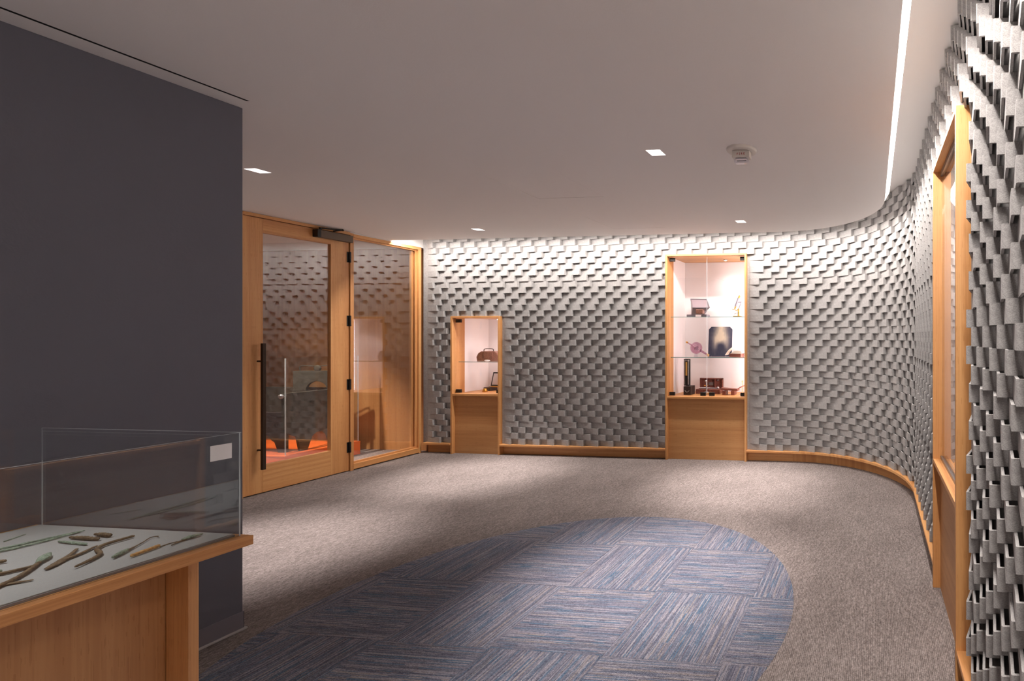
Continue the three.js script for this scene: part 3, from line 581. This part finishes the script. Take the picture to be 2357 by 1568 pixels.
    return [58 + 150 * t, 60 + 132 * t, 78 + 92 * t];
  });
  const fw = 0.163, fh = 0.4, fc = 0.035, fx = -2.04, fz = -6.3, f = thing('xray_plate', 'dark radiograph plate with clipped corners standing on shelf', 'xray plate', [fx, sh2, -fz]);
  const fm = new THREE.Matrix4().makeRotationX(-0.1).setPosition(fx, sh2 + 0.001, fz);
  const pg = plate([[-fw, 0], [fw, 0], [fw, fh - fc], [fw - fc, fh], [-fw + fc, fh], [-fw, fh - fc]], 0.004, fm);
  { const inv = fm.clone().invert(), p = pg.attributes.position, t = new THREE.Vector3(); for (let i = 0; i < p.count; i++) { t.fromBufferAttribute(p, i).applyMatrix4(inv); pg.attributes.uv.setXY(i, (t.x + fw) / (2 * fw), t.y / fh); } }
  part(f, 'plate', pg, std({ map: film, roughness: 0.35 }));
  part(f, 'easel_strip', box(fx - 0.16, fx + 0.14, sh2, sh2 + 0.012, 6.22, 6.27, 0.003), M.clear);
  // open book
  const bx = -1.80, bb = 6.2, k = thing('open_book', 'open book with pale raised pages on middle shelf', 'book', [bx, sh2, bb]);
  part(k, 'cover', box(bx - 0.06, bx + 0.095, sh2, sh2 + 0.045, bb - 0.07, bb + 0.1, 0.003), M.mahogany);
  const page = (pts, dz) => { const sp = new THREE.Shape(); sp.moveTo(...pts[0]); sp.splineThru(pts.slice(1).map(p => new THREE.Vector2(...p))); sp.lineTo(pts[0][0], pts[0][1]); const g = new THREE.ExtrudeGeometry(sp, { depth: dz, bevelEnabled: false }); g.translate(bx, sh2, -bb - dz / 2 - 0.005); return uvm(g); };
  part(k, 'pages', [page([[-0.045, 0.046], [0.0, 0.075], [0.05, 0.085], [0.098, 0.075], [0.098, 0.046], [-0.045, 0.046]], 0.15)], M.paper);
  part(k, 'leaf', [(() => { const g = new THREE.PlaneGeometry(0.19, 0.15, 10, 1); const p = g.attributes.position; for (let i = 0; i < p.count; i++) p.setZ(i, 0.02 * Math.sin((p.getX(i) / 0.19 + 0.5) * Math.PI)); g.rotateX(-Math.PI / 2); g.rotateZ(0.72); g.translate(bx - 0.045, sh2 + 0.085, -bb); return uvm(plain(g)); })()], std({ color: 0xf1e6d8, roughness: 0.85, side: THREE.DoubleSide }));
  // tall gauge with a dark base
  const gx = -2.455, gb = 6.2, t = thing('pressure_gauge', 'tall dark upright pressure gauge with yellow scale', 'gauge', [gx, BASE, gb]);
  part(t, 'base_box', box(gx - 0.015, gx + 0.085, BASE, BASE + 0.115, gb - 0.09, gb + 0.06, 0.004), M.strap);
  part(t, 'drawer_pull', tube([W(gx + 0.005, BASE + 0.06, gb - 0.091), W(gx + 0.035, BASE + 0.04, gb - 0.1), W(gx + 0.065, BASE + 0.06, gb - 0.091)], 0.003, 16, 6), M.steel);
  part(t, 'column', box(gx - 0.04, gx + 0.04, BASE + 0.116, BASE + 0.47, gb - 0.02, gb + 0.02, 0.004), M.black);
  part(t, 'scale', box(gx - 0.012, gx + 0.01, BASE + 0.25, BASE + 0.43, gb - 0.026, gb - 0.0205, 0.001), M.ivory, 'yellow scale');
  part(t, 'glass_column', [cyl(W(gx + 0.024, BASE + 0.13, gb - 0.026), W(gx + 0.024, BASE + 0.46, gb - 0.026), 0.005), cyl(W(gx - 0.024, BASE + 0.13, gb - 0.026), W(gx - 0.024, BASE + 0.46, gb - 0.026), 0.004), box(gx - 0.036, gx + 0.036, BASE + 0.44, BASE + 0.462, gb - 0.028, gb - 0.021, 0.001)], M.steel);
  // mahogany case with brass instrument
  const cx = -2.19, cb = 6.38, c = thing('mahogany_case', 'open mahogany instrument case with upright red lid', 'case', [cx, BASE, cb]);
  part(c, 'tray', box(cx - 0.17, cx + 0.16, BASE, BASE + 0.06, cb - 0.12, cb + 0.03, 0.003), M.mahogany);
  part(c, 'lid', [box(cx - 0.16, cx + 0.16, BASE + 0.06, BASE + 0.2, cb + 0.035, cb + 0.05, 0.002), box(cx - 0.16, cx - 0.147, BASE + 0.06, BASE + 0.2, cb + 0.01, cb + 0.036), box(cx + 0.147, cx + 0.16, BASE + 0.06, BASE + 0.2, cb + 0.01, cb + 0.036), box(cx - 0.16, cx + 0.16, BASE + 0.187, BASE + 0.2, cb + 0.01, cb + 0.036), box(cx + 0.045, cx + 0.055, BASE + 0.06, BASE + 0.188, cb + 0.012, cb + 0.036)], M.mahogany);
  part(c, 'fittings', [cyl(W(cx - 0.14, BASE + 0.07, cb - 0.06), W(cx + 0.1, BASE + 0.068, cb - 0.05), 0.012, 0.008), sph(W(cx + 0.11, BASE + 0.072, cb - 0.04), 0.02), cyl(W(cx + 0.09, BASE + 0.17, cb + 0.034), W(cx + 0.09, BASE + 0.17, cb + 0.02), 0.01), box(cx - 0.045, cx + 0.02, BASE + 0.1, BASE + 0.14, cb + 0.031, cb + 0.035)], M.steel);
  const sx = -2.184, sb = 6.18, st = thing('brass_stand', 'small upright brass and nickel instrument on paper tray', 'instrument', [sx, BASE, sb]);
  part(st, 'tray', box(sx - 0.06, sx + 0.07, BASE, BASE + 0.03, sb - 0.04, sb + 0.05, 0.003), M.ochre);
  part(st, 'column', [cyl(W(sx, BASE + 0.03, sb), W(sx, BASE + 0.17, sb), 0.008), sph(W(sx - 0.004, BASE + 0.178, sb), 0.016), lathe(W(sx, BASE + 0.03, sb), [[0, 0], [0.04, 0], [0.035, 0.006], [0.01, 0.012], [0, 0.014]])], M.steel);
  part(st, 'clamp', [cyl(W(sx - 0.028, BASE + 0.12, sb), W(sx + 0.02, BASE + 0.12, sb), 0.006)], M.brass);
  const lx = -1.88, lb2 = 6.2, l = thing('wooden_block', 'raised reddish wooden block with long projecting handle', 'wood block', [lx, BASE, lb2]);
  for (const q of [-0.08, 0.035]) part(l, 'foot', box(lx + q, lx + q + 0.05, BASE, BASE + 0.055, lb2 - 0.05, lb2 + 0.05, 0.003), M.mahogany);
  part(l, 'top_board', (() => { const g = new RoundedBoxGeometry(0.23, 0.024, 0.1, 2, 0.003); g.rotateZ(-0.07); g.translate(lx + 0.01, BASE + 0.074, -lb2); return uvm(g, 'x'); })(), M.mahogany);
  part(l, 'handle', rod([W(lx + 0.11, BASE + 0.075, lb2), W(lx + 0.15, BASE + 0.1, lb2), W(lx + 0.21, BASE + 0.125, lb2)], [0.006, 0.007, 0.006]), M.mahogany);
  const nx = -1.713, nb = 6.24, n = thing('thin_stand', 'thin copper rod stand at right end of tall case', 'stand', [nx, BASE, nb]);
  part(n, 'foot', lathe(W(nx, BASE, nb), [[0, 0], [0.04, 0], [0.04, 0.006], [0.008, 0.012], [0, 0.012]]), M.steel);
  part(n, 'rod', [cyl(W(nx, BASE + 0.01, nb), W(nx, BASE + 0.17, nb), 0.004), cyl(W(nx, BASE + 0.165, nb), W(nx, BASE + 0.185, nb), 0.009, 0.007)], M.ochre);
}

// ------------------------------------------------------------------ table vitrine
{
  const YT = 0.853, a0 = -3.2, a1 = -2.246, b1 = 1.54, b0 = -0.35;
  const o = thing('vitrine_table', 'oak table with slab ends carrying the acrylic vitrine', 'table', [(a0 + a1) / 2, 0, (b0 + b1) / 2]);
  part(o, 'top', box(a0, a1, YT - 0.034, YT, b0, b1, 0.002, 'z'), M.oak);
  part(o, 'end_panel', box(a0 + 0.055, a1 - 0.142, 0, YT - 0.034, b1 - 0.082, b1 - 0.055, 0.0015), M.oak);
  part(o, 'end_panel', box(a0 + 0.055, a1 - 0.142, 0, YT - 0.034, b0 + 0.055, b0 + 0.082, 0.0015), M.oak);
  part(o, 'side_panel', box(a1 - 0.254, a1 - 0.234, 0.02, YT - 0.034, b0 + 0.082, b1 - 0.083, 0.001), M.panel);
  part(o, 'side_panel', box(a0 + 0.15, a0 + 0.17, 0.02, YT - 0.034, b0 + 0.082, b1 - 0.083, 0.001), M.panel);
  const d = thing('display_deck', 'pale grey fabric deck inside the table vitrine', 'display board', [(a0 + a1) / 2, YT, (b0 + b1) / 2]);
  part(d, 'board', box(a0 + 0.064, a1 - 0.045, YT, YT + 0.008, b0 + 0.05, b1 - 0.022, 0.001), M.clothEdge);
  part(d, 'fabric', box(a0 + 0.067, a1 - 0.048, YT + 0.008, YT + 0.012, b0 + 0.054, b1 - 0.025, 0.001), M.cloth);
  // cover
  const k0 = a0 + 0.055, k1 = a1 - 0.033, c0 = b0 + 0.03, c1 = b1 - 0.012, y1 = 1.234, t = 0.006;
  const c = thing('acrylic_cover', 'clear acrylic box cover over corroded instruments', 'vitrine cover', [(k0 + k1) / 2, YT, (c0 + c1) / 2]);
  part(c, 'side_sheet', box(k1 - t, k1, YT, y1 - t, c0, c1), M.acrylic);
  part(c, 'side_sheet', box(k0, k0 + t, YT, y1 - t, c0, c1), M.acrylic);
  part(c, 'end_sheet', box(k0 + t, k1 - t, YT, y1 - t, c1 - t, c1), M.acrylic);
  part(c, 'end_sheet', box(k0 + t, k1 - t, YT, y1 - t, c0, c0 + t), M.acrylic);
  part(c, 'top_sheet', box(k0, k1, y1 - t, y1, c0, c1), M.acrylic);
  for (const [a, b] of [[k1 - t / 2, c1 - t / 2], [k0 + t / 2, c1 - t / 2]]) part(c, 'glued_corner', box(a - 0.0013, a + 0.0013, YT, y1 - t, b - 0.0013, b + 0.0013), M.acrylicEdge, 'bright polished vertical edge');
  part(c, 'glued_edge', box(k0 + 0.001, k1 - 0.001, y1 - t - 0.001, y1 - t + 0.001, c1 - 0.003, c1 - 0.0005), M.acrylicEdge);
  part(c, 'glued_edge', box(k1 - 0.0008, k1 - 0.0002, y1 - t - 0.0005, y1 - t + 0.0005, c0, c1), M.acrylicEdge);
  part(c, 'label_card', box(k1, k1 + 0.0008, 1.142, 1.196, c1 - 0.083, c1 - 0.027), M.card, 'blank white card');
}
// corroded instruments lying on the deck
{
  const Y = 0.8655, D = (name, label, list) => { const f = list[0].p[0], o = thing(name, label, 'instrument', [f[0], Y, f[1]]); list.forEach((l, i) => part(o, l.n, rod(l.p.map(([a, b, h = 0]) => W(a, Y + Math.max(...l.r) * 0.62 * (l.flat ?? 1) * 1.25 + h, b)), l.r.map(r => r * 0.62), { flat: l.flat ?? 1, rough: l.k ?? 0.25, s: i + l.p.length * 3 + name.length, n: l.m ?? 30 }), l.mat)); return o; };
  D('bronze_pin', 'short thin green pin farthest left on the grey deck', [{ n: 'shaft', p: [[-3.019, 1.431], [-2.984, 1.37]], r: [0.0025, 0.003], mat: M.patina }]);
  D('bronze_tweezers', 'long pale green tweezers with two parallel arms', [{ n: 'arm', p: [[-2.90, 1.22], [-2.875, 1.36], [-2.853, 1.475]], r: [0.005, 0.006, 0.004], mat: M.patina, k: 0.4 }, { n: 'arm', p: [[-2.872, 1.21], [-2.842, 1.36], [-2.853, 1.47]], r: [0.005, 0.006, 0.004], mat: M.patina, k: 0.4 }]);
  D('bronze_rod', 'teal corroded rod fragment nearest of three short pieces', [{ n: 'shaft', p: [[-2.789, 1.386], [-2.653, 1.376]], r: [0.005, 0.007, 0.006], mat: M.patina, k: 0.5 }]);
  D('bronze_rod', 'dark corroded rod fragment in middle of three pieces', [{ n: 'shaft', p: [[-2.798, 1.414], [-2.672, 1.412]], r: [0.006, 0.01, 0.008], mat: M.rust, k: 0.5 }]);
  D('bronze_rod', 'olive corroded stub farthest of three short pieces', [{ n: 'shaft', p: [[-2.75, 1.444], [-2.676, 1.44]], r: [0.006, 0.011, 0.009], mat: M.rust, k: 0.5 }]);
  D('bronze_shears', 'brown corroded shears with two slightly open blades', [{ n: 'blade', p: [[-2.49, 1.215], [-2.535, 1.262], [-2.58, 1.305], [-2.631, 1.345]], r: [0.01, 0.012, 0.008, 0.006], mat: M.rust, flat: 0.6 }, { n: 'blade', p: [[-2.5, 1.235], [-2.54, 1.275], [-2.56, 1.315], [-2.6, 1.37]], r: [0.006, 0.012, 0.008, 0.006], mat: M.rust, flat: 0.6 }]);
  D('bronze_hook', 'brown S curved catheter rod beside the shears', [{ n: 'shaft', p: [[-2.422, 1.233], [-2.456, 1.286], [-2.49, 1.318], [-2.553, 1.345], [-2.584, 1.378], [-2.593, 1.449]], r: [0.005, 0.008, 0.0085, 0.009, 0.008, 0.0075, 0.007], mat: M.rust, k: 0.12, m: 60 }]);
  D('bronze_probe', 'slender grey probe with bulbous end and hooked tip', [{ n: 'handle', p: [[-2.405, 1.298], [-2.425, 1.325], [-2.445, 1.352]], r: [0.007, 0.01, 0.007], mat: M.patina, k: 0.4 }, { n: 'shaft', p: [[-2.443, 1.35], [-2.49, 1.41], [-2.523, 1.45], [-2.512, 1.458], [-2.505, 1.452]], r: [0.006, 0.003, 0.0025, 0.0025], mat: M.rust, k: 0.1 }]);
  D('twisted_hook', 'ochre twisted handle instrument with small dark hook', [{ n: 'handle', p: [[-2.364, 1.312], [-2.375, 1.35], [-2.387, 1.39]], r: [0.008, 0.009, 0.008], mat: M.ochre, k: 0.45, m: 22 }, { n: 'hook', p: [[-2.387, 1.388], [-2.392, 1.415], [-2.385, 1.432], [-2.372, 1.42]], r: [0.003, 0.0025, 0.002], mat: M.rust, k: 0.1 }]);
  D('bronze_spoon', 'pale green leaf shaped spoon at right end of deck', [{ n: 'stem', p: [[-2.36, 1.4], [-2.375, 1.43], [-2.38, 1.45]], r: [0.003, 0.004, 0.005], mat: M.rust, k: 0.2 }, { n: 'bowl', p: [[-2.379, 1.436], [-2.382, 1.462], [-2.376, 1.488]], r: [0.006, 0.019, 0.006], mat: M.patina, flat: 0.5, k: 0.15 }]);
  D('bronze_forceps', 'crossed green forceps with leafy tip, nearest left', [{ n: 'arm', p: [[-2.60, 1.12], [-2.57, 1.185], [-2.556, 1.232]], r: [0.007, 0.008, 0.008], mat: M.rust }, { n: 'arm', p: [[-2.43, 1.09], [-2.482, 1.162], [-2.556, 1.228], [-2.585, 1.25]], r: [0.008, 0.009, 0.009, 0.008], mat: M.rust, k: 0.3 }, { n: 'tip', p: [[-2.58, 1.245], [-2.61, 1.27], [-2.65, 1.3]], r: [0.009, 0.018, 0.006], mat: M.patina, flat: 0.7, k: 0.45 }]);
  D('flat_spatula', 'tapered flat green blade lying under the crossed forceps', [{ n: 'blade', p: [[-2.50, 1.085], [-2.46, 1.13], [-2.425, 1.162]], r: [0.012, 0.012, 0.007], mat: M.rust, flat: 0.4 }]);
  D('bronze_ring', 'pale green knob end at the left picture edge', [{ n: 'knob', p: [[-2.56, 1.14], [-2.575, 1.165], [-2.59, 1.185]], r: [0.006, 0.014, 0.006], mat: M.patina, k: 0.4 }]);
  D('bronze_stub', 'small dark stub above the crossed forceps at left', [{ n: 'shaft', p: [[-2.72, 1.225], [-2.7, 1.245]], r: [0.008, 0.01, 0.007], mat: M.rust, k: 0.4 }]);
}

// ------------------------------------------------------------------ gallery beyond the glass
const gal = structure('wall_gallery', 'tan panelled wall of the gallery behind the glass door', 'wall');
part(gal, 'wall_body', [box(-10, DOOR_A - 0.02, 0, CEIL, 6.08, 6.2), box(-10.1, -9.9, 0, CEIL, 1.5, 7), box(-10, DOOR_A - 0.12, 0, CEIL, 1.5, 1.65), box(DOOR_A - 0.2, DOOR_A - 0.12, 0, CEIL, 1.6, 4.06)], M.panel);
const galCeil = structure('ceiling_gallery', 'plain ceiling of the gallery behind the door', 'ceiling');
part(galCeil, 'ceiling_slab', box(-10.1, DOOR_A - 0.12, CEIL, CEIL + 0.12, 1.5, 7.05), M.ceiling);
{
  const a1 = -6.86, a0 = -9.0, b0 = 4.99, b1 = 5.83, h = 0.175;
  const o = thing('orange_plinth', 'low bright orange plinth seen through the glass door', 'plinth', [(a0 + a1) / 2, 0, (b0 + b1) / 2]);
  part(o, 'top_board', box(a0, a1, h - 0.02, h, b0, b1, 0.002), M.orange);
  part(o, 'skirt', [box(a0 + 0.01, a1 - 0.002, 0, h - 0.02, b0 + 0.002, b0 + 0.02), box(a0 + 0.01, a1 - 0.002, 0, h - 0.02, b1 - 0.02, b1 - 0.002), box(a1 - 0.02, a1 - 0.002, 0, h - 0.02, b0 + 0.02, b1 - 0.02), box(a0 + 0.01, a0 + 0.03, 0, h - 0.02, b0 + 0.02, b1 - 0.02)], M.orange);
  const t = 0.01, y0 = h, y1 = 1.32, e = 0.012;
  const c = thing('acrylic_case', 'tall clear acrylic case standing on the orange plinth', 'vitrine cover', [(a0 + a1) / 2, h, (b0 + b1) / 2]);
  part(c, 'front_sheet', box(a0 + e, a1 - e, y0, y1, b0 + e, b0 + e + t), M.acrylic);
  part(c, 'back_sheet', box(a0 + e, a1 - e, y0, y1, b1 - e - t, b1 - e), M.acrylic);
  part(c, 'end_sheet', box(a1 - e - t, a1 - e, y0, y1, b0 + e + t, b1 - e - t), M.acrylic);
  part(c, 'end_sheet', box(a0 + e, a0 + e + t, y0, y1, b0 + e + t, b1 - e - t), M.acrylic);
  part(c, 'top_sheet', box(a0 + e, a1 - e, y1, y1 + t, b0 + e, b1 - e), M.acrylic);
  for (const [a, b] of [[a1 - e - t / 2, b0 + e + t / 2], [a1 - e - t / 2, b1 - e - t / 2], [a0 + e + t / 2, b0 + e + t / 2]]) part(c, 'glued_corner', box(a - 0.004, a + 0.004, y0, y1, b - 0.004, b + 0.004), M.acrylicEdge, 'bright polished vertical edge');
  // cast iron apparatus
  const m = thing('iron_apparatus', 'heavy dark cast iron apparatus with scalloped feet on plinth', 'apparatus', [-7.7, h, 5.4]);
  const faceA = new THREE.Matrix4().makeRotationY(Math.PI / 2);           // panel in the plane a = const, x runs towards the viewer
  const apron = (L, H, foot) => [[0, 0], [foot, 0], [foot + 0.05, 0.12], [foot + 0.1, 0.15], [foot + 0.14, 0.2], [L / 2 - 0.05, 0.23], [L / 2 + 0.05, 0.23], [L - foot - 0.14, 0.2], [L - foot - 0.1, 0.15], [L - foot - 0.05, 0.12], [L - foot, 0], [L, 0], [L, H], [0, H]];
  const place = (a, y, b, turn) => new THREE.Matrix4().makeRotationY(turn).setPosition(a, y, -b);
  const scallop = (L, H, f0, f1) => [[0, H * 0.36], [f0, H * 0.25], [f0 + 0.03, 0], [f0 + 0.1, 0], [f0 + 0.15, 0.16], [f0 + 0.2, 0.2], [f0 + 0.24, 0.2], [L - f1 - 0.14, 0.23], [L - f1 - 0.1, 0.2], [L - f1 - 0.06, 0.12], [L - f1 - 0.05, 0], [L - f1, 0], [L, H * 0.36], [L, H], [0, H]];
  part(m, 'end_panel', plate(scallop(0.66, 0.715, 0.14, 0.04), 0.03, place(-7.0, h + 0.005, 5.06, Math.PI / 2), [], 0.004), M.iron);
  part(m, 'side_panel', plate(apron(1.25, 0.475, 0.09), 0.03, place(-8.3, h + 0.005, 5.16, 0), [], 0.004), M.ironDark);
  part(m, 'side_panel', plate(apron(1.25, 0.72, 0.09), 0.03, place(-8.3, h + 0.005, 5.7, 0), [], 0.004), M.iron);
  part(m, 'end_panel', plate(apron(0.5, 0.66, 0.07), 0.03, place(-8.33, h + 0.005, 5.2, Math.PI / 2), [], 0.004), M.iron);
  const at = place(-7.2, h + 0.705, 5.6, 0.3);
  const arch = [[-0.25, 0], [-0.12, 0], ...arcPts(0, 0, 0.12, Math.PI, 0, 16).slice(1, -1), [0.12, 0], [0.25, 0], [0.25, 0.25], [-0.25, 0.25]];
  part(m, 'back_plate', plate(arch, 0.03, at, [], 0.004), M.iron);
  part(m, 'rail', [tube([[-0.19, 0.25], [-0.19, 0.31], [0, 0.312], [0.19, 0.31], [0.19, 0.25]].map(([x, y]) => new THREE.Vector3(x, y, 0.015).applyMatrix4(at)), 0.006, 60)], M.iron);
  part(m, 'boss', [sph(new THREE.Vector3(0, 0.285, 0.015).applyMatrix4(at), 0.048, 1, 0.9, 0.5)], M.iron);
  part(m, 'lever', [rod([W(-7.0, h + 0.69, 5.05), W(-7.05, h + 0.7, 5.3), W(-7.08, h + 0.71, 5.5)], [0.012, 0.015, 0.012]), sph(W(-6.99, h + 0.69, 5.05), 0.028)], M.steel, 'bright steel lever');
  // spotlight over the plinth
  const l = thing('gallery_light', 'round ceiling spotlight above the orange plinth', 'ceiling light', [-7.0, CEIL, 4.55]);
  part(l, 'can', lathe(W(-7.0, CEIL, 4.55), [[0.05, 0], [0.05, -0.09], [0.045, -0.09], [0.045, -0.03], [0, -0.03]]), M.black);
  part(l, 'lamp_face', lathe(W(-7.0, CEIL, 4.55), [[0, -0.04], [0.043, -0.04], [0.043, -0.032], [0, -0.032]]), M.spotGlow);
  const l2 = thing('gallery_light', 'round ceiling spotlight deep inside the gallery', 'ceiling light', [-8.9, CEIL, 3.4]);
  part(l2, 'can', lathe(W(-8.9, CEIL, 3.4), [[0.05, 0], [0.05, -0.09], [0.045, -0.09], [0.045, -0.03], [0, -0.03]]), M.black);
  part(l2, 'lamp_face', lathe(W(-8.9, CEIL, 3.4), [[0, -0.04], [0.043, -0.04], [0.043, -0.032], [0, -0.032]]), M.spotGlow);
  const s2 = new THREE.SpotLight(GALLERY.color, GALLERY.wash, 0, 0.5, 0.8, 2); s2.position.copy(W(-8.9, CEIL - 0.06, 3.4)); s2.target.position.copy(W(-7.2, 0.35, 6.08)); s2.castShadow = true; s2.shadow.radius = 2; scene.add(s2, s2.target);
  const s = new THREE.SpotLight(GALLERY.color, GALLERY.intensity, 0, GALLERY.angle, 0.7, 2); s.position.copy(W(-7.0, CEIL - 0.06, 4.55)); s.target.position.copy(W(-7.35, 0, 5.35)); s.castShadow = true; s.shadow.radius = 2; scene.add(s, s.target);
}
renderer.render(scene, camera);
